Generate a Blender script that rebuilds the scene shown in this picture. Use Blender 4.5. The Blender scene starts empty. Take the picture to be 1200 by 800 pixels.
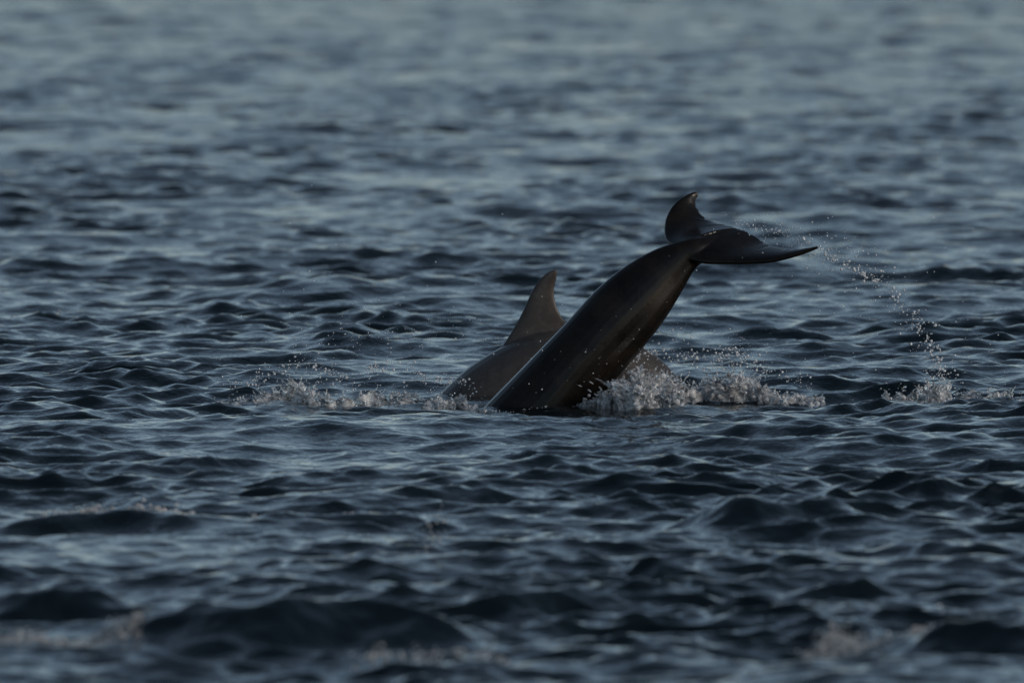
import bpy, math, random
import numpy as np

# ------------------------------------------------------------------ camera, sky, sun, exposure
scene = bpy.context.scene
COL = scene.collection
CAM_H = 3.0            # eye height over the sea
DIST = 67.0            # metres to the diving dolphin
FOCAL, SENSOR = 500.0, 36.0
PX = SENSOR / 1200.0 / FOCAL          # radians per photo pixel (1200 wide)
PITCH = CAM_H / DIST - 70 * PX        # depression of the picture centre (row 400)

cam_d = bpy.data.cameras.new('camera')
cam = bpy.data.objects.new('camera', cam_d)
COL.objects.link(cam)
scene.camera = cam
cam.location = (0, 0, CAM_H)
cam.rotation_euler = (math.pi / 2 - PITCH, 0, 0)
cam_d.lens = FOCAL
cam_d.sensor_width = SENSOR
cam_d.clip_start = 0.5
cam_d.clip_end = 30000
cam_d.dof.use_dof = True
cam_d.dof.focus_distance = DIST + 0.3
cam_d.dof.aperture_fstop = 4.8

SUN_EL, SUN_AZ = 16.0, 122.0          # degrees; azimuth clockwise from +Y: low, behind the camera to the right
world = bpy.data.worlds.new('World')
scene.world = world
world.use_nodes = True
wn = world.node_tree.nodes
sky = wn.new('ShaderNodeTexSky')
sky.sky_type = 'NISHITA'
sky.sun_disc = False
sky.sun_elevation = math.radians(SUN_EL)
sky.sun_rotation = math.radians(SUN_AZ)
sky.air_density = 0.68
sky.dust_density = 0.6
sky.ozone_density = 1.0
grey = wn.new('ShaderNodeHueSaturation')      # dull, half-overcast evening: less saturated all over
grey.inputs['Hue'].default_value = 0.489
grey.inputs['Saturation'].default_value = 0.84
world.node_tree.links.new(sky.outputs[0], grey.inputs['Color'])
world.node_tree.links.new(grey.outputs[0], wn['Background'].inputs[0])
wn['Background'].inputs[1].default_value = 0.07

sun_d = bpy.data.lights.new('sun', 'SUN')
sun = bpy.data.objects.new('sun', sun_d)
COL.objects.link(sun)
sun_d.energy = 0.7
sun_d.angle = math.radians(12)
sun_d.color = (1.0, 0.94, 0.87)
sun.rotation_euler = (math.radians(90 - SUN_EL), 0, math.radians(180 - SUN_AZ))
sun.location = (0, 0, 30)

vs = scene.view_settings
vs.view_transform = 'Standard'
vs.look = 'None'
vs.gamma = 1.0
vs.use_curve_mapping = False
vs.exposure = 0.52

cy = scene.cycles
cy.max_bounces = 8
cy.transmission_bounces = 8
cy.glossy_bounces = 3
cy.diffuse_bounces = 2
cy.caustics_reflective = False
cy.caustics_refractive = False

rng = np.random.default_rng(11)
random.seed(11)


# ------------------------------------------------------------------ helpers
def at(px, py, Y):
    """photo pixel + distance along the view -> world point"""
    u = (px - 600.0) * PX
    v = math.tan(PITCH + math.atan((py - 400.0) * PX))
    return np.array((u * Y, Y, CAM_H - v * Y))


def sea_y(py):
    """distance at which a row of the photo meets the mean sea level"""
    return CAM_H / math.tan(PITCH + math.atan((py - 400.0) * PX))


def mesh_from(name, verts, faces):
    me = bpy.data.meshes.new(name)
    verts = np.asarray(verts, np.float32)
    faces = np.asarray(faces, np.int32)
    k = faces.shape[1]
    me.vertices.add(len(verts))
    me.vertices.foreach_set('co', verts.ravel())
    me.loops.add(faces.size)
    me.loops.foreach_set('vertex_index', faces.ravel())
    me.polygons.add(len(faces))
    me.polygons.foreach_set('loop_start', np.arange(0, faces.size, k, dtype=np.int32))
    me.polygons.foreach_set('loop_total', np.full(len(faces), k, np.int32))
    me.update(calc_edges=True)
    me.polygons.foreach_set('use_smooth', np.ones(len(faces), bool))
    return me


def link(name, me, mat, label=None, cat=None, kind=None, group=None):
    o = bpy.data.objects.new(name, me)
    COL.objects.link(o)
    me.materials.clear()
    me.materials.append(mat)
    if label: o['label'] = label
    if cat: o['category'] = cat
    if kind: o['kind'] = kind
    if group: o['group'] = group
    return o


def remeshed(name, me, voxel, smooth=0, factor=0.5, thin=1.0):
    """union of closed shells as one continuous surface"""
    tmp = bpy.data.objects.new('tmp', me)
    COL.objects.link(tmp)
    m = tmp.modifiers.new('r', 'REMESH')
    m.mode = 'VOXEL'
    m.voxel_size = voxel
    m.use_smooth_shade = True
    if smooth:
        s = tmp.modifiers.new('s', 'SMOOTH')
        s.factor = factor
        s.iterations = smooth
    if thin < 1:
        d = tmp.modifiers.new('d', 'DECIMATE')
        d.ratio = thin
    dg = bpy.context.evaluated_depsgraph_get()
    out = bpy.data.meshes.new_from_object(tmp.evaluated_get(dg))
    bpy.data.objects.remove(tmp)
    bpy.data.meshes.remove(me)
    out.name = name
    out.polygons.foreach_set('use_smooth', np.ones(len(out.polygons), bool))
    return out


def catmull(pts, n):
    """n points along a centripetal-free Catmull-Rom through pts (rows)"""
    P = np.asarray(pts, float)
    P = np.vstack([2 * P[0] - P[1], P, 2 * P[-1] - P[-2]])
    t = np.linspace(0, len(pts) - 1, n)
    i = np.minimum(t.astype(int), len(pts) - 2)
    f = (t - i)[:, None]
    a, b, c, d = P[i], P[i + 1], P[i + 2], P[i + 3]
    return 0.5 * (2 * b + (c - a) * f + (2 * a - 5 * b + 4 * c - d) * f ** 2 + (3 * b - a - 3 * c + d) * f ** 3)


def nodes_of(name):
    m = bpy.data.materials.new(name)
    m.use_nodes = True
    nt = m.node_tree
    return m, nt, nt.nodes, nt.links, nt.nodes['Principled BSDF']


# ------------------------------------------------------------------ materials
def water_material():
    m, nt, N, L, b = nodes_of('sea_water')
    b.inputs['Base Color'].default_value = (0.0025, 0.007, 0.009, 1)
    b.inputs['Roughness'].default_value = 0.04
    b.inputs['IOR'].default_value = 1.333
    tc = N.new('ShaderNodeTexCoord')
    prev = None
    # far out the mesh is too coarse for short waves: there the relief takes over from the geometry
    sep = N.new('ShaderNodeSeparateXYZ')
    L.new(tc.outputs['Object'], sep.inputs[0])
    far_mr = N.new('ShaderNodeMapRange')
    far_mr.inputs['From Min'].default_value = 75
    far_mr.inputs['From Max'].default_value = 170
    far_mr.inputs['To Min'].default_value = 1.0
    far_mr.inputs['To Max'].default_value = 4.0
    L.new(sep.outputs['Y'], far_mr.inputs[0])
    for scale, detail, dist, stretch in ((6.0, 4.0, 0.012, (1.0, 0.75, 1.0)), (15.0, 3.0, 0.007, (1.0, 0.8, 1.0))):
        mp = N.new('ShaderNodeMapping')
        mp.inputs['Scale'].default_value = stretch
        mp.inputs['Rotation'].default_value = (0, 0, 0.35 if scale < 10 else -0.5)
        L.new(tc.outputs['Object'], mp.inputs[0])
        nz = N.new('ShaderNodeTexNoise')
        nz.inputs['Scale'].default_value = scale
        nz.inputs['Detail'].default_value = detail
        nz.inputs['Roughness'].default_value = 0.55
        nz.inputs['Distortion'].default_value = 0.4
        L.new(mp.outputs[0], nz.inputs['Vector'])
        bp = N.new('ShaderNodeBump')
        bp.inputs['Strength'].default_value = 1.0
        ds = N.new('ShaderNodeMath'); ds.operation = 'MULTIPLY'; ds.inputs[1].default_value = dist
        L.new(far_mr.outputs[0], ds.inputs[0])
        L.new(ds.outputs[0], bp.inputs['Distance'])
        L.new(nz.outputs[0], bp.inputs['Height'])
        if prev: L.new(prev.outputs[0], bp.inputs['Normal'])
        prev = bp
    L.new(prev.outputs[0], b.inputs['Normal'])
    return m


def skin_material(name, c0, c1, rough):
    m, nt, N, L, b = nodes_of(name)
    tc = N.new('ShaderNodeTexCoord')
    nz = N.new('ShaderNodeTexNoise')
    nz.inputs['Scale'].default_value = 7.0
    nz.inputs['Detail'].default_value = 6.0
    nz.inputs['Roughness'].default_value = 0.66
    L.new(tc.outputs['Object'], nz.inputs['Vector'])
    r = N.new('ShaderNodeValToRGB')
    r.color_ramp.elements[0].position = 0.34
    r.color_ramp.elements[1].position = 0.70
    r.color_ramp.elements[0].color = (*c0, 1)
    r.color_ramp.elements[1].color = (*c1, 1)
    L.new(nz.outputs[0], r.inputs[0])
    # pale rake scars: long thin scratches
    mp = N.new('ShaderNodeMapping')
    mp.inputs['Rotation'].default_value = (0, -0.80, 0)
    mp.inputs['Scale'].default_value = (150, 25, 5)
    L.new(tc.outputs['Object'], mp.inputs[0])
    sc = N.new('ShaderNodeTexNoise')
    sc.inputs['Scale'].default_value = 1.0
    sc.inputs['Detail'].default_value = 1.0
    L.new(mp.outputs[0], sc.inputs['Vector'])
    sr = N.new('ShaderNodeValToRGB')
    sr.color_ramp.elements[0].position = 0.70
    sr.color_ramp.elements[1].position = 0.84
    L.new(sc.outputs[0], sr.inputs[0])
    mx = N.new('ShaderNodeMixRGB')
    mx.inputs[2].default_value = (c1[0] * 1.9, c1[1] * 1.85, c1[2] * 1.8, 1)
    ml = N.new('ShaderNodeMath'); ml.operation = 'MULTIPLY'; ml.inputs[1].default_value = 0.45
    L.new(sr.outputs[0], ml.inputs[0])
    L.new(ml.outputs[0], mx.inputs[0])
    L.new(r.outputs[0], mx.inputs[1])
    L.new(mx.outputs[0], b.inputs['Base Color'])
    rr = N.new('ShaderNodeMapRange')
    rr.inputs['To Min'].default_value = rough - 0.06
    rr.inputs['To Max'].default_value = rough + 0.12
    L.new(nz.outputs[0], rr.inputs[0])
    L.new(rr.outputs[0], b.inputs['Roughness'])
    b.inputs['IOR'].default_value = 1.36
    b.inputs['Specular IOR Level'].default_value = 0.38
    bp = N.new('ShaderNodeBump')
    bp.inputs['Distance'].default_value = 0.0008
    bp.inputs['Strength'].default_value = 0.6
    n2 = N.new('ShaderNodeTexNoise')
    n2.inputs['Scale'].default_value = 60
    n2.inputs['Detail'].default_value = 3
    L.new(tc.outputs['Object'], n2.inputs['Vector'])
    L.new(n2.outputs[0], bp.inputs['Height'])
    L.new(bp.outputs[0], b.inputs['Normal'])
    return m


def spray_material(name, col, trans, rough):
    m, nt, N, L, b = nodes_of(name)
    tc = N.new('ShaderNodeTexCoord')
    nz = N.new('ShaderNodeTexNoise')
    nz.inputs['Scale'].default_value = 26.0
    nz.inputs['Detail'].default_value = 4.0
    L.new(tc.outputs['Object'], nz.inputs['Vector'])
    mr = N.new('ShaderNodeMapRange')
    mr.inputs['From Min'].default_value = 0.38
    mr.inputs['From Max'].default_value = 0.66
    mr.inputs['To Min'].default_value = min(1, trans + 0.25)
    mr.inputs['To Max'].default_value = max(0, trans - 0.25)
    L.new(nz.outputs[0], mr.inputs[0])
    L.new(mr.outputs[0], b.inputs['Transmission Weight'])
    b.inputs['Base Color'].default_value = (*col, 1)
    b.inputs['Roughness'].default_value = rough
    b.inputs['IOR'].default_value = 1.333
    return m


M_WATER = water_material()
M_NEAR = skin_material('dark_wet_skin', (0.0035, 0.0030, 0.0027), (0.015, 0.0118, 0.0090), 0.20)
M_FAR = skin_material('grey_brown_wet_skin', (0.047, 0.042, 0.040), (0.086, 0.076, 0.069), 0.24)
M_SPRAY = spray_material('aerated_water', (0.97, 0.97, 0.97), 0.70, 0.04)
M_FOAM = spray_material('brownish_foam', (0.80, 0.78, 0.765), 0.55, 0.2)
M_DROP = spray_material('water_drops', (0.95, 0.95, 0.96), 0.30, 0.06)


# ------------------------------------------------------------------ the sea
# breaking and standing wave fronts read off the photo: (x, foot row, width, height) in photo pixels
FRONTS = [
    (105, 249, 115, 13), (330, 234, 80, 7), (62, 294, 90, 9), (140, 296, 110, 8), (298, 294, 100, 9), (405, 300, 80, 8),
    (540, 247, 70, 10), (640, 307, 130, 9), (525, 334, 120, 14), (880, 322, 120, 17), (1140, 324, 170, 17), (985, 298, 50, 8),
    (30, 379, 80, 15), (915, 397, 120, 14), (1130, 394, 150, 20), (408, 409, 80, 15), (360, 421, 120, 14), (155, 438, 160, 15),
    (470, 378, 90, 8), (250, 384, 100, 8), (1010, 352, 110, 8), (1090, 455, 150, 10), (950, 512, 160, 12), (1010, 488, 170, 10),
    (70, 572, 70, 16), (170, 560, 70, 12), (130, 624, 260, 36), (440, 616, 250, 22), (900, 618, 240, 52), (1125, 648, 170, 28),
    (350, 765, 390, 98), (50, 730, 230, 54), (1140, 782, 230, 78), (610, 718, 150, 28), (860, 672, 130, 18), (300, 500, 150, 14),
    (590, 532, 120, 14), (860, 528, 90, 8), (770, 560, 130, 12), (1165, 545, 90, 14), (480, 570, 110, 10), (250, 548, 130, 9),
    (1010, 700, 140, 20), (700, 640, 140, 14), (30, 520, 100, 10), (640, 590, 130, 12), (430, 530, 100, 9), (1080, 582, 110, 12),
    (320, 476, 170, 9), (450, 480, 130, 7), (950, 473, 150, 11), (1090, 471, 170, 12), (1190, 470, 120, 12), (800, 475, 120, 7),
    (700, 350, 70, 7), (210, 340, 90, 7), (40, 470, 100, 8), (180, 475, 120, 8), (505, 790, 190, 24), (780, 745, 150, 22),
]


def make_waves():
    """list of components: wavelength, direction, slope amplitude, phase"""
    out = []
    n = 200
    for i in range(n):
        lam = 0.07 * (6.0 / 0.07) ** ((i + rng.random()) / n)
        th = -math.pi / 2 + 0.30 + rng.normal(0, 0.75)         # running towards the camera, spread wide
        s = 0.039 * math.exp(-(math.log(lam / 0.23) / 1.35) ** 2) + (0.004 if lam < 1.2 else 0.0058)
        out.append((lam, th, s * (0.6 + 0.8 * rng.random()), rng.random() * 2 * math.pi))
    return out


WAVES = make_waves()


def sea_surface(X, Y, dy, dx):
    """heights and sideways shifts of the sea at X, Y (flat float32 arrays)"""
    Z = np.zeros_like(X); SX = np.zeros_like(X); SY = np.zeros_like(X)
    # gust patches: the ripples are livelier in some places
    gust = 0.92 + 0.42 * np.sin(X * 0.9 + 0.31 * Y + 1.3) * np.sin(0.47 * Y - 0.55 * X) + 0.15 * np.sin(0.61 * Y + 2.1 * X + 0.7)
    for lam, th, s, ph in WAVES:
        k = 2 * math.pi / lam
        fade = np.clip((lam / np.maximum(dy, dx) - 2.0) / 2.2, 0, 1)
        if fade.max() <= 0: continue
        a = s / k * fade
        if lam < 1.2: a = a * gust
        cx, sy_ = math.cos(th), math.sin(th)
        p = k * (cx * X + sy_ * Y) + ph
        c = np.cos(p); sn = np.sin(p)
        ch = 1.05 if lam < 1 else 0.9
        Z += a * c
        SX -= ch * a * cx * sn
        SY -= ch * a * sy_ * sn
    # calmer water pressed flat round the two animals
    calm = np.exp(-(((X - 0.25) / 1.5) ** 2 + ((Y - 67.2) / 1.9) ** 2) ** 2)
    Z *= 1 - 0.5 * calm; SX *= 1 - 0.4 * calm; SY *= 1 - 0.4 * calm
    Z -= 0.016 * calm
    return Z, SX, SY


def add_fronts(X, Y, Z):
    for i, (px, py, w, h) in enumerate(FRONTS):
        y0 = sea_y(py)
        mm = PX * y0
        hx = w * mm * 0.62
        hz = (0.80 if h < 28 else 0.70) * h * mm
        x0 = (px - 600) * mm
        sel = np.where((np.abs(X - x0) < 1.25 * hx) & (np.abs(Y - y0) < 6))[0]
        if not len(sel): continue
        x = (X[sel] - x0) / hx
        y = Y[sel] - y0
        ph = i * 1.7
        y = y - 0.10 * np.sin(3.1 * X[sel] + ph) - 0.35 * hx * x * math.sin(ph) - 0.05 * np.sin(11 * X[sel] + 2 * ph)
        front, back = 0.06 + 1.9 * hz, 0.5 + 6.0 * hz
        t = np.where(y < front, np.clip(y / front, 0, 1), np.clip(1 - (y - front) / back, 0, 1))
        t = np.where(y < front, t * t * (2 - t), t ** 2.2)
        g = np.clip(1 - np.abs(x) ** 2.6, 0, 1) ** 1.4 * (0.88 + (0.10 * np.sin(7 * x + ph) + 0.08 * np.sin(17 * x + 3 * ph) + 0.04 * np.sin(31 * x + 5 * ph)) * (1.0 if h < 20 else 0.35))
        Z[sel] += hz * t * g
    return Z


def build_sea():
    # rows: fine where the lens looks, wider and wider behind it and towards the horizon
    ys = [40.0]
    while ys[-1] < 225:
        ys.append(ys[-1] + 0.042 * (max(ys[-1], 45) / 67.0) ** 1.6)
    step = ys[-1] - ys[-2]
    while ys[-1] < 16000:
        step *= 1.05; ys.append(ys[-1] + step)
    pre = [40.0]; step = 0.03
    while pre[-1] > -4000:
        step *= 1.08; pre.append(pre[-1] - step)
    ys = np.array(pre[:0:-1] + ys)
    # columns, as a share of the distance: fine across the view and to both sides of it
    u = list(np.linspace(0, 0.046, 140)); step = u[-1] - u[-2]
    while u[-1] < 3.0:
        step *= 1.18; u.append(u[-1] + step)
    u = np.array([-v for v in u[:0:-1]] + u)
    scale = np.where(ys < 40, 40 + (40 - ys) * 0.9, ys)
    X = (u[None, :] * scale[:, None]).astype(np.float32)
    Y = np.repeat(ys[:, None], len(u), 1).astype(np.float32)
    dy = np.repeat(np.gradient(ys)[:, None], len(u), 1).astype(np.float32)
    dx = (np.gradient(u)[None, :] * scale[:, None]).astype(np.float32)
    ny, nx = X.shape
    X, Y, dy, dx = X.ravel(), Y.ravel(), dy.ravel(), dx.ravel()
    Z, SX, SY = sea_surface(X, Y, dy, dx)
    Z = add_fronts(X, Y, Z)
    V = np.stack([X + SX, Y + SY, Z], 1)
    i = np.arange(ny * nx, dtype=np.int32).reshape(ny, nx)
    F = np.stack([i[:-1, :-1], i[:-1, 1:], i[1:, 1:], i[1:, :-1]], -1).reshape(-1, 4)
    return mesh_from('sea', V, F)


sea = link('sea', build_sea(), M_WATER, 'dark blue grey choppy sea reflecting a dull sky', 'sea', 'structure')


# ------------------------------------------------------------------ dolphins
def loft_rings(rings):
    """closed tube through rings of points (k, n, 3), capped at both ends"""
    R = np.asarray(rings)
    k, n, _ = R.shape
    V = list(R.reshape(-1, 3))
    F = []
    for a in range(k - 1):
        for b in range(n):
            c = (b + 1) % n
            F.append((a * n + b, a * n + c, (a + 1) * n + c, (a + 1) * n + b))
    for a, flip in ((0, True), (k - 1, False)):
        V.append(R[a].mean(0)); ci = len(V) - 1
        for b in range(0, n, 2):
            q = (a * n + b, a * n + (b + 1) % n, a * n + (b + 2) % n, ci)
            F.append(q[::-1] if not flip else q)
    return np.array(V), F


def body_rings(stations, Y, n=28, fine=90):
    """stations: dorsal px, dorsal row, ventral px, ventral row, side ratio, keel power, depth offset"""
    S = catmull(stations, fine)
    out = []
    for dxp, dyp, vxp, vyp, ratio, keel, dep in S:
        D, Vn = at(dxp, dyp, Y + dep), at(vxp, vyp, Y + dep)
        mid, half = (D + Vn) / 2, (D - Vn) / 2
        w = np.linalg.norm(half) * ratio
        ring = []
        for t in np.linspace(0, 2 * math.pi, n, endpoint=False):
            s = math.sin(t)
            ring.append(mid + half * math.cos(t) + np.array((0, 1, 0)) * w * math.copysign(abs(s) ** keel, s))
        out.append(ring)
    return out


def fin_rings(stations, Y, thick0, thick1, n=24, fine=46, rag=0.0, camber=0.0):
    """stations from root to tip: leading px,row,depth, trailing px,row,depth"""
    S = catmull(stations, fine)
    L = np.array([at(s[0], s[1], Y + s[2]) for s in S])
    T = np.array([at(s[3], s[4], Y + s[5]) for s in S])
    mid = (L + T) / 2
    span = np.gradient(mid, axis=0)
    out = []
    r2 = random.Random(5)
    jit = [r2.gauss(0, 1) for _ in range(fine)]
    for i in range(fine):
        f = i / (fine - 1)
        ch = T[i] - L[i]
        nrm = np.cross(ch, span[i]); nrm /= max(np.linalg.norm(nrm), 1e-9)
        th = thick0 + (thick1 - thick0) * f ** 0.8
        nick = 1.0 - rag * (abs(jit[i]) * 0.5 + (1.4 if i % 11 == 7 else 0)) * min(1, f * 4)
        ring = []
        for t in np.linspace(0, 2 * math.pi, n, endpoint=False):
            c = 0.5 - 0.5 * math.cos(t)                 # 0 leading .. 1 trailing
            prof = (2.6 * math.sqrt(c) * (1 - c) ** 0.85 + 0.22 * math.sqrt(max(0, c * (1 - c)))) * 0.5
            ring.append(L[i] + ch * c * (nick if c > 0.6 else 1) + nrm * (math.copysign(prof, math.sin(t)) * th + camber * c * (1 - c)))
        out.append(ring)
    return out


def solid(shells):
    V, F = [], []
    o = 0
    for rings in shells:
        v, f = loft_rings(rings)
        V.append(v); F += [tuple(i + o for i in q) for q in f]; o += len(v)
    me = bpy.data.meshes.new('shells')
    me.from_pydata(np.vstack(V).tolist(), [], F)
    import bmesh
    bm = bmesh.new(); bm.from_mesh(me)
    bmesh.ops.recalc_face_normals(bm, faces=bm.faces)
    bm.to_mesh(me); bm.free()
    return me


# diving animal: tail stock and flukes in the air, the rest slanting down under the surface
near_body = [
    (850, 272, 853, 276, 0.50, 1.1, 0.10),
    (832, 276, 842, 290, 0.75, 1.1, 0.04),
    (812, 279, 828, 305, 0.62, 1.15, 0.0),
    (792, 284, 815, 315, 0.56, 1.2, 0.0),
    (766, 293, 801, 339, 0.52, 1.20, 0.0),
    (731, 313, 781, 372, 0.62, 1.15, 0.0),
    (697, 341, 760, 400, 0.72, 1.10, 0.0),
    (664, 377, 729, 437, 0.82, 1.05, 0.0),
    (633, 409, 699, 472, 0.88, 1.0, 0.0),
    (600, 443, 672, 508, 0.92, 1.0, 0.0),
    (567, 477, 645, 545, 0.95, 1.0, 0.0),
    (528, 522, 612, 592, 0.97, 1.0, 0.0),
    (492, 573, 582, 640, 0.97, 1.0, 0.0),
    (465, 632, 560, 686, 0.95, 1.0, 0.0),
    (455, 700, 542, 730, 0.92, 1.0, 0.0),
    (468, 752, 530, 768, 0.90, 1.0, 0.0),
    (492, 788, 526, 795, 0.90, 1.0, 0.0),
    (505, 830, 526, 832, 0.95, 1.0, 0.0),
    (512, 846, 520, 847, 1.0, 1.0, 0.0),
]
near_lobe = [
    (788, 299, 0.0, 865, 268, 0.14),
    (822, 307.5, -0.07, 879, 271.5, 0.12),
    (846, 308, -0.11, 895, 283, 0.08),
    (874, 308, -0.145, 906, 288, 0.02),
    (900, 306.5, -0.17, 922, 291, -0.06),
    (925, 301, -0.185, 938, 291, -0.12),
    (946, 294.5, -0.195, 951, 289.8, -0.17),
    (958.5, 289.5, -0.2, 959, 288.5, -0.185),
]
far_lobe = [
    (800, 291, -0.02, 865, 268, 0.14),
    (782, 284, 0.11, 856, 263.8, 0.2),
    (778.3, 269, 0.2, 842, 261.5, 0.25),
    (781.8, 252, 0.26, 829, 256.5, 0.29),
    (791, 238, 0.295, 820.5, 249, 0.315),
    (803, 229.2, 0.32, 816.2, 240, 0.33),
    (811, 225.6, 0.335, 816, 234.5, 0.34),
    (817, 224.3, 0.34, 818.5, 230, 0.345),
]
me = solid([body_rings(near_body, DIST), fin_rings(near_lobe, DIST, 0.066, 0.011, rag=0.05, camber=0.010),
            fin_rings(far_lobe, DIST, 0.060, 0.011, rag=0.065, camber=-0.012)])
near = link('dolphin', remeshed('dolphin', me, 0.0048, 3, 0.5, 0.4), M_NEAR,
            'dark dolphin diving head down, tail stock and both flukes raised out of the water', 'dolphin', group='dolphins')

FY = 67.85
far_body = [
    (330, 660, 338, 668, 1.0, 1.0, 0.0),
    (345, 640, 362, 672, 0.9, 1.0, 0.0),
    (372, 606, 402, 655, 0.9, 1.0, 0.0),
    (412, 560, 458, 628, 0.95, 1.0, 0.0),
    (468, 504, 532, 588, 0.97, 1.0, 0.0),
    (514, 462, 580, 552, 0.98, 1.0, 0.0),
    (536, 441, 600, 536, 0.98, 1.0, 0.0),
    (557, 424.5, 614, 524, 0.97, 1.0, 0.0),
    (590, 405, 632, 513, 0.95, 1.0, 0.0),
    (625, 391, 648, 502, 0.92, 1.0, 0.0),
    (662, 386, 664, 492, 0.90, 1.0, 0.0),
    (700, 388, 686, 484, 0.86, 1.05, 0.0),
    (735, 397, 708, 480, 0.80, 1.1, 0.0),
    (764, 413, 732, 482, 0.74, 1.1, 0.0),
    (782, 428, 752, 487, 0.70, 1.15, 0.0),
    (812, 462, 790, 506, 0.60, 1.2, 0.0),
    (862, 506, 848, 530, 0.5, 1.2, 0.0),
    (890, 532, 880, 546, 0.45, 1.2, 0.0),
]
back_fin = [
    (584, 432, 0.0, 690, 430, 0.0),
    (586, 410, 0.0, 682, 400, 0.0),
    (592, 400, 0.0, 669, 383, 0.0),
    (602, 384, 0.0, 660.5, 373, 0.0),
    (611.5, 366.5, 0.0, 654, 361, 0.0),
    (621, 345.5, 0.0, 650.3, 347, 0.0),
    (628, 333, 0.0, 650.5, 336.5, 0.0),
    (634.5, 325, 0.0, 652.3, 328, 0.0),
    (642, 319, 0.0, 653.8, 321, 0.0),
    (648.5, 316, 0.0, 654, 317.3, 0.0),
]
me = solid([body_rings(far_body, FY), fin_rings(back_fin, FY, 0.050, 0.016)])
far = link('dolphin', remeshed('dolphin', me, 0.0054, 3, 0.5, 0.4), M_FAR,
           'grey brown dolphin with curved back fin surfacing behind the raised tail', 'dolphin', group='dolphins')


# ------------------------------------------------------------------ splashes and flying drops
def ico(sub):
    import bmesh
    bm = bmesh.new()
    bmesh.ops.create_icosphere(bm, subdivisions=sub, radius=1.0)
    v = np.array([p.co[:] for p in bm.verts]); f = np.array([[q.index for q in t.verts] for t in bm.faces])
    bm.free()
    return v, f


ICO1, ICO2 = ico(1), ico(2)


def ball_mesh(name, centres, radii, tpl=ICO1, stretch=None):
    v, f = tpl
    C = np.asarray(centres); R = np.asarray(radii)
    sc = np.ones((len(C), 3)) if stretch is None else stretch
    V = (v[None] * (R[:, None] * sc)[:, None, :] + C[:, None, :]).reshape(-1, 3)
    F = (f[None] + (np.arange(len(C)) * len(v))[:, None, None]).reshape(-1, 3)
    return mesh_from(name, V, F)


def blobs(ridge, Y, depth, n, r0, r1, spike, seed):
    """balls heaped under a ridge line (px, crest row, foot row), ragged at the top"""
    g = np.random.default_rng(seed)
    R = np.array(ridge, float)
    px = g.uniform(R[0, 0], R[-1, 0], n)
    top = np.interp(px, R[:, 0], R[:, 1]); foot = np.interp(px, R[:, 0], R[:, 2])
    rag = 0.5 + 0.5 * np.sin(px * 0.31 + 3 * np.sin(px * 0.11 + seed)) * np.sin(px * 0.83 + seed)
    rag = 1 - spike * (1 - rag) ** 1.5
    t = g.beta(1.0, 1.1, n)
    core = g.random(n) < 0.22
    t = np.where(core, t * 0.62, t)
    py = foot + 8 - (foot + 8 - top) * rag * t
    dep = g.normal(0, 1, n) * depth * (1 - 0.65 * t)
    C = np.array([at(a, b, Y + 0.0) for a, b in zip(px, py)])
    C[:, 1] += dep + 0.16 * np.sin(px * 0.043 + seed) + 0.07 * np.sin(px * 0.13 + 2 * seed)
    r = (r0 + (r1 - r0) * g.random(n) ** 2.0) * (1.15 - 0.5 * t)
    r = np.where(core, r1 * g.uniform(0.9, 1.5, n), r)
    dens = 0.5 + 0.5 * np.sin(px * 0.075 + seed) * np.sin(px * 0.19 + 3 * seed) + 0.012 * (foot - top)
    keep = g.random(n) < np.clip(dens * 1.1, 0.06, 1)
    return C[keep], r[keep]


def jets(ridge, Y, depth, n, spike, seed):
    """thin fingers of water thrown up along the ridge, thinning out to their tips"""
    g = np.random.default_rng(seed + 7)
    R = np.array(ridge, float)
    C, r = [], []
    for _ in range(n):
        px = g.uniform(R[0, 0], R[-1, 0])
        top = np.interp(px, R[:, 0], R[:, 1]); foot = np.interp(px, R[:, 0], R[:, 2])
        p = at(px, foot + 6, Y); p[1] += g.normal(0, depth) + 0.16 * math.sin(px * 0.043 + seed) + 0.07 * math.sin(px * 0.13 + 2 * seed)
        if g.random() > 0.55 + 0.5 * math.sin(px * 0.075 + seed) * math.sin(px * 0.19 + 3 * seed) + 0.010 * (foot - top): continue
        hgt = (foot - top) * PX * Y * g.uniform(0.45, 1.3)
        lean = g.normal(0, 0.8); leany = g.normal(0, 0.4)
        rad = g.uniform(0.003, 0.0075)
        m = int(hgt / 0.004) + 2
        wob = g.normal(0, 1, 4)
        for i in range(m):
            f = i / m
            q = p + np.array((lean * hgt * f ** 1.5 + 0.006 * math.sin(9 * f + wob[0]), leany * hgt * f, hgt * (1.25 * f - 0.25 * f * f)))
            q[0] += 0.004 * math.sin(25 * f + wob[1])
            if math.sin(31 * f + wob[2]) * f > 0.72: continue
            C.append(q); r.append(rad * (1.0 - 0.62 * f) * (1 + 0.35 * math.sin(40 * f + wob[3])))
    return np.array(C), np.array(r)


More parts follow.
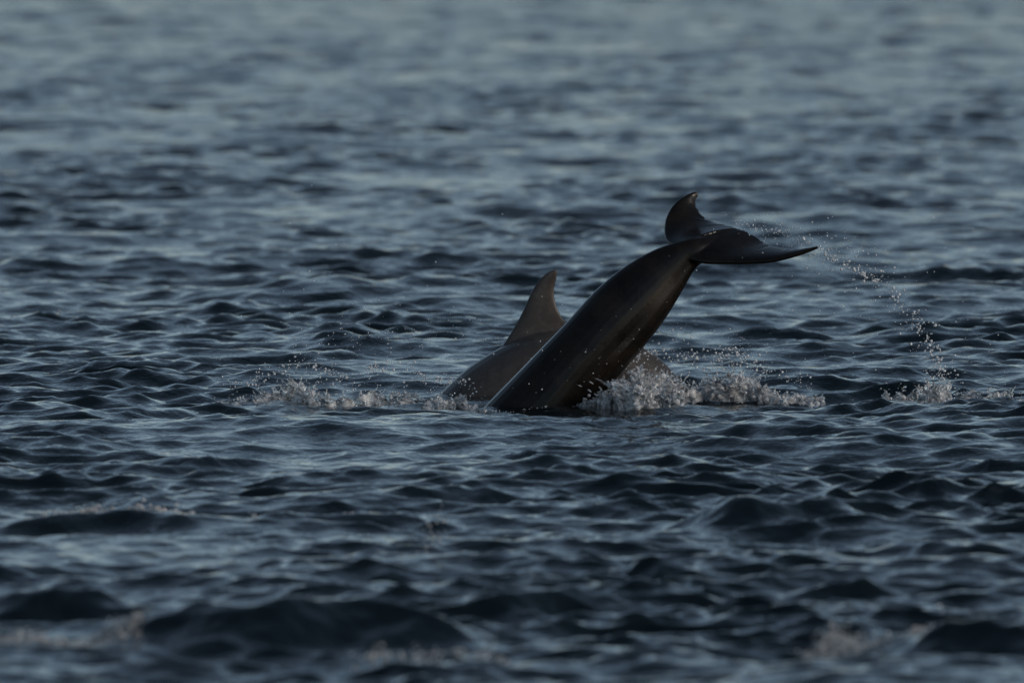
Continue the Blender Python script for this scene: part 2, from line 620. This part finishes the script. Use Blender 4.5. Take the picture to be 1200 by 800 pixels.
def sheets(ridge, Y, depth, n, seed):
    """torn curtains of water: thin, curved, full of holes towards the top"""
    g = np.random.default_rng(seed + 19)
    R = np.array(ridge, float)
    hs = R[:, 2] - R[:, 1]
    C, r = [], []
    while n > 0:
        px = g.uniform(R[0, 0], R[-1, 0])
        top = np.interp(px, R[:, 0], R[:, 1]); foot = np.interp(px, R[:, 0], R[:, 2])
        if g.random() > ((foot - top) / hs.max()) ** 0.8: continue
        n -= 1
        hgt = (foot - top) * PX * Y * g.uniform(0.5, 1.15)
        wid = g.uniform(0.03, 0.09)
        p = at(px, foot + 6, Y); p[1] += g.normal(0, depth) + 0.16 * math.sin(px * 0.043 + seed) + 0.07 * math.sin(px * 0.13 + 2 * seed)
        turn = g.uniform(-0.9, 0.9); lean = g.normal(0, 0.5); leany = g.normal(0, 0.5); w = g.uniform(0, 6.3, 6)
        for a in np.arange(-wid, wid, 0.0038):
            edge = (1 - (a / wid) ** 2) * (0.75 + 0.25 * math.sin(a * 160 + w[0]) * math.sin(a * 310 + w[1]))
            for h in np.arange(0, hgt * max(edge, 0), 0.0038):
                f = h / hgt
                if math.sin(a * 190 + w[2] + 3 * f) * math.sin(h * 150 + w[3]) + 0.5 * math.sin(a * 400 + h * 330 + w[4]) > 1.15 - 0.75 * f: continue
                s_ = a * (1 + 0.5 * f)
                C.append(p + np.array((s_ * math.cos(turn) + lean * h * f + 0.006 * math.sin(h * 60 + w[5]), s_ * math.sin(turn) + leany * h * f + 0.008 * math.sin(a * 90 + h * 70 + w[0]), h * (1.15 - 0.3 * f))))
                r.append(0.0034 + 0.0022 * abs(math.sin(a * 230 + w[1]) * math.sin(h * 210 + w[4])))
    return np.array(C), np.array(r)


def splash(name, ridge, Y, depth, n, label, r0=0.0045, r1=0.0125, spike=0.6, voxel=0.0042, seed=1, mat=None, sheet=20):
    C, r = blobs(ridge, Y, depth, n, r0, r1, spike, seed)
    C2, r2 = jets(ridge, Y, depth, n // 8, spike, seed)
    C, r = np.vstack([C, C2]), np.concatenate([r, r2])
    if sheet:
        C3, r3 = sheets(ridge, Y, depth, sheet, seed)
        C, r = np.vstack([C, C3]), np.concatenate([r, r3])
    g = np.random.default_rng(seed + 50)
    st = g.uniform(0.7, 1.35, (len(C), 3))
    me = remeshed(name, ball_mesh(name, C, r, ICO1, st), voxel, 1, 0.35)
    return link(name, me, mat or M_SPRAY, label, 'splash', 'stuff')


SPL = [
    # froth thrown up behind the diving animal
    dict(ridge=[(680, 458, 473), (695, 448, 472), (715, 444, 470), (735, 430, 468), (748, 414, 466), (765, 416, 465), (785, 420, 464),
                (805, 434, 464), (825, 436, 463), (842, 424, 463), (858, 417, 463), (872, 425, 463), (890, 438, 463), (905, 451, 464),
                (935, 457, 464), (965, 461, 465)],
         Y=67.35, depth=0.085, n=1900, sheet=50, label='frothy pale splash beside the dark tail stock', seed=3),
    # bow wave to the left of the pair
    dict(ridge=[(245, 464, 471), (275, 459, 470), (310, 453, 469), (335, 438, 469), (355, 430, 469), (372, 440, 469), (390, 452, 470),
                (410, 448, 471), (432, 444, 472), (455, 448, 473), (480, 452, 474), (500, 458, 475), (520, 452, 475), (535, 450, 475),
                (550, 458, 475), (566, 466, 476)],
         Y=67.15, depth=0.075, n=1000, sheet=34, label='long low splash leading up to the back of the grey brown dolphin', seed=7, spike=0.75),
    # where the stream of drops from the fluke falls back
    dict(ridge=[(1032, 452, 462), (1055, 444, 463), (1075, 440, 464), (1090, 430, 465), (1105, 426, 465), (1118, 440, 466), (1135, 450, 466),
                (1160, 447, 466), (1178, 446, 466), (1200, 455, 467), (1225, 460, 468)],
         Y=67.2, depth=0.06, n=420, sheet=12, label='small splash under the falling stream of drops', seed=9, spike=0.8),
    # the near end of that froth, washing round the underside of the tail stock
    dict(ridge=[(676, 466, 476), (690, 460, 475), (706, 452, 475), (722, 443, 474), (738, 430, 473), (752, 424, 472), (775, 432, 471), (800, 446, 470)],
         Y=66.72, depth=0.04, n=600, sheet=22, label='pale froth washing in front of the underside of the tail stock', seed=29, spike=0.3),
    # thin collar of bubbles where the tail stock meets the water
    dict(ridge=[(560, 474, 479), (585, 475, 480), (620, 474, 480), (650, 472, 479), (690, 466, 477)],
         Y=66.72, depth=0.03, n=900, sheet=0, r0=0.0028, r1=0.0065, voxel=0.0028, label='thin collar of bubbles round the tail stock at the waterline', seed=23, spike=0.9),
]
for s in SPL:
    splash('splash', **s)


def drops(path, spread, n, r0, r1, Y, seed, dspread=0.06):
    """drops scattered along a path of (px, row, weight)"""
    g = np.random.default_rng(seed)
    P = np.array(path, float)
    cum = np.concatenate([[0], np.cumsum((P[1:, 2] + P[:-1, 2]) / 2 * np.hypot(*(P[1:, :2] - P[:-1, :2]).T))])
    t = g.uniform(0, cum[-1], n)
    px = np.interp(t, cum, P[:, 0]); py = np.interp(t, cum, P[:, 1])
    k = spread * (0.25 + 1.2 * g.random(n) ** 2)
    px = px + g.normal(0, 1, n) * k; py = py + g.normal(0, 1, n) * k * 0.9
    C = np.array([at(a, b, Y) for a, b in zip(px, py)])
    C[:, 1] += g.normal(0, dspread, n)
    r = r0 + (r1 - r0) * g.random(n) ** 3
    return C, r


def spray(name, sets, label, seed):
    C = np.vstack([s[0] for s in sets]); r = np.concatenate([s[1] for s in sets])
    keep = C[:, 2] > -0.05
    C, r = C[keep], r[keep]
    g = np.random.default_rng(seed)
    st = g.uniform(0.75, 1.3, (len(C), 3))
    return link(name, ball_mesh(name, C, r, ICO1, st), M_DROP, label, 'water drops', 'stuff')


arc = [(940, 278, 0.5), (960, 296, 1.2), (985, 309, 2.0), (1008, 318, 2.2), (1030, 328, 1.4), (1048, 346, 1.0), (1062, 362, 1.4),
       (1076, 378, 1.8), (1086, 396, 1.8), (1094, 415, 2.2), (1103, 436, 3.0), (1112, 456, 3.0)]
spray('spray', [drops(arc, 10, 400, 0.0018, 0.0078, 67.0, 21), drops(arc, 26, 200, 0.002, 0.006, 67.0, 22, 0.2)],
      'curved stream of water drops flung from the fluke tip', 1)
spray('spray', [drops([(868, 262, 1), (890, 268, 2), (915, 272, 2), (935, 282, 1)], 8, 110, 0.0016, 0.0048, 67.1, 31),
                drops([(860, 258, 1), (940, 275, 1), (1000, 285, 1)], 16, 60, 0.0014, 0.0036, 67.1, 32, 0.2)],
      'fine drops flying above the trailing edge of the fluke', 2)
spray('spray', [drops([(690, 448, 1), (735, 424, 1.4), (765, 412, 1.4), (840, 420, 2), (862, 408, 2.5), (885, 430, 1.2), (950, 450, 0.6)], 9, 420, 0.002, 0.007, 67.3, 41),
                drops([(720, 400, 0.5), (860, 398, 1), (900, 420, 1)], 20, 60, 0.0016, 0.004, 67.3, 42, 0.2)],
      'drops leaping over the froth beside the tail stock', 3)
spray('spray', [drops([(270, 455, 0.6), (330, 436, 1.5), (360, 424, 2), (400, 444, 1), (432, 432, 1.4), (470, 425, 1.4), (500, 445, 1.2), (530, 446, 1.8), (560, 455, 1)], 10, 420, 0.002, 0.0065, 67.15, 51),
                drops([(340, 400, 0.6), (430, 395, 1), (520, 390, 1), (560, 395, 0.5)], 26, 130, 0.0016, 0.0045, 67.5, 52, 0.5)],
      'drops scattered over the long low splash', 4)
g = np.random.default_rng(77)
n = 260
C = np.array([at(a, b, 67 + d) for a, b, d in zip(g.uniform(280, 1190, n), g.normal(395, 60, n), g.normal(0, 0.7, n))])
C = C[C[:, 2] > 0.03]
spray('spray', [(C, 0.0012 + 0.003 * g.random(len(C)) ** 3)], 'sparse tiny drops hanging in the air all round the dolphins', 5)

w = g.random(55); q = g.random(55)
C = np.array([at(585 + 205 * a + 70 * b, 470 - 170 * a + 75 * b, 66.72) for a, b in zip(w, q)])
C = C[C[:, 2] > 0.03]
spray('spray', [(C, 0.0012 + 0.0022 * g.random(len(C)) ** 3)], 'pale specks of water in front of the dark tail stock', 6)

# ------------------------------------------------------------------ foam on breaking crests
def sea_z(x, y):
    x = np.asarray(x, np.float32); y = np.asarray(y, np.float32)
    d = np.full_like(x, 0.03)
    Z, SX, SY = sea_surface(x, y, d, d)
    Z = add_fronts(x, y, Z)
    return x + SX, y + SY, Z


def foam(path, width, n, label, seed, r0=0.004, r1=0.013, lift=0.012):
    """broken water lying along a line on the sea: path of (px, row) where it meets the water"""
    g = np.random.default_rng(seed)
    P = np.array([((a - 600) * PX * sea_y(b), sea_y(b)) for a, b in path])
    t = g.uniform(0, len(P) - 1, n)
    x = np.interp(t, range(len(P)), P[:, 0]); y = np.interp(t, range(len(P)), P[:, 1])
    clump = np.sin(9 * x + seed) * np.sin(23 * x + 2 * seed) + 0.6 * np.sin(41 * x)
    y = y + g.normal(0, 1, n) * width * (0.6 + 0.4 * clump)
    x = x + g.normal(0, 0.02, n)
    X, Y, Z = sea_z(x, y)
    r = r0 + (r1 - r0) * g.random(n) ** 2.5
    Z = Z + np.abs(g.normal(0, lift, n)) * (0.8 + 0.6 * clump.clip(-0.8, 1.5))
    C = np.stack([X, Y, Z], 1)
    st = g.uniform(0.7, 1.4, (n, 3)); st[:, 2] *= 0.7
    return link('foam', ball_mesh('foam', C, r, ICO1, st), M_FOAM, label, 'foam', 'stuff')


foam([(50, 606), (100, 601), (150, 597), (190, 600), (215, 612)], 0.10, 450, 'bubbly broken crest on the long dark wave in front of the dolphins', 13, lift=0.012)
foam([(250, 612), (300, 613), (350, 608), (400, 600), (435, 602)], 0.10, 250, 'thin bubbly crest trailing off beside the bubbly broken crest', 14)
foam([(-5, 372), (25, 369), (45, 370), (70, 374)], 0.20, 1200, 'small breaking wavelet far to the side of the dolphins', 15, r0=0.003, r1=0.009, lift=0.02)
foam([(950, 762), (985, 752), (1020, 758), (1050, 748), (1085, 738), (1115, 735)], 0.22, 2600, 'brownish foam spilling over a big dark foreground wave', 16, r0=0.003, r1=0.009, lift=0.018)
foam([(500, 648), (512, 640), (520, 632)], 0.03, 45, 'small jet of water popping up from the calm foreground', 17, r0=0.003, r1=0.008, lift=0.04)
foam([(-20, 765), (40, 760), (90, 765), (130, 756), (165, 760)], 0.2, 700, 'dull foam patch beside the large dark foreground wave', 18, r0=0.003, r1=0.009)
foam([(420, 780), (480, 776), (540, 770), (600, 772)], 0.18, 300, 'foam streak at the foot of the large dark foreground wave', 19, r0=0.003, r1=0.009)
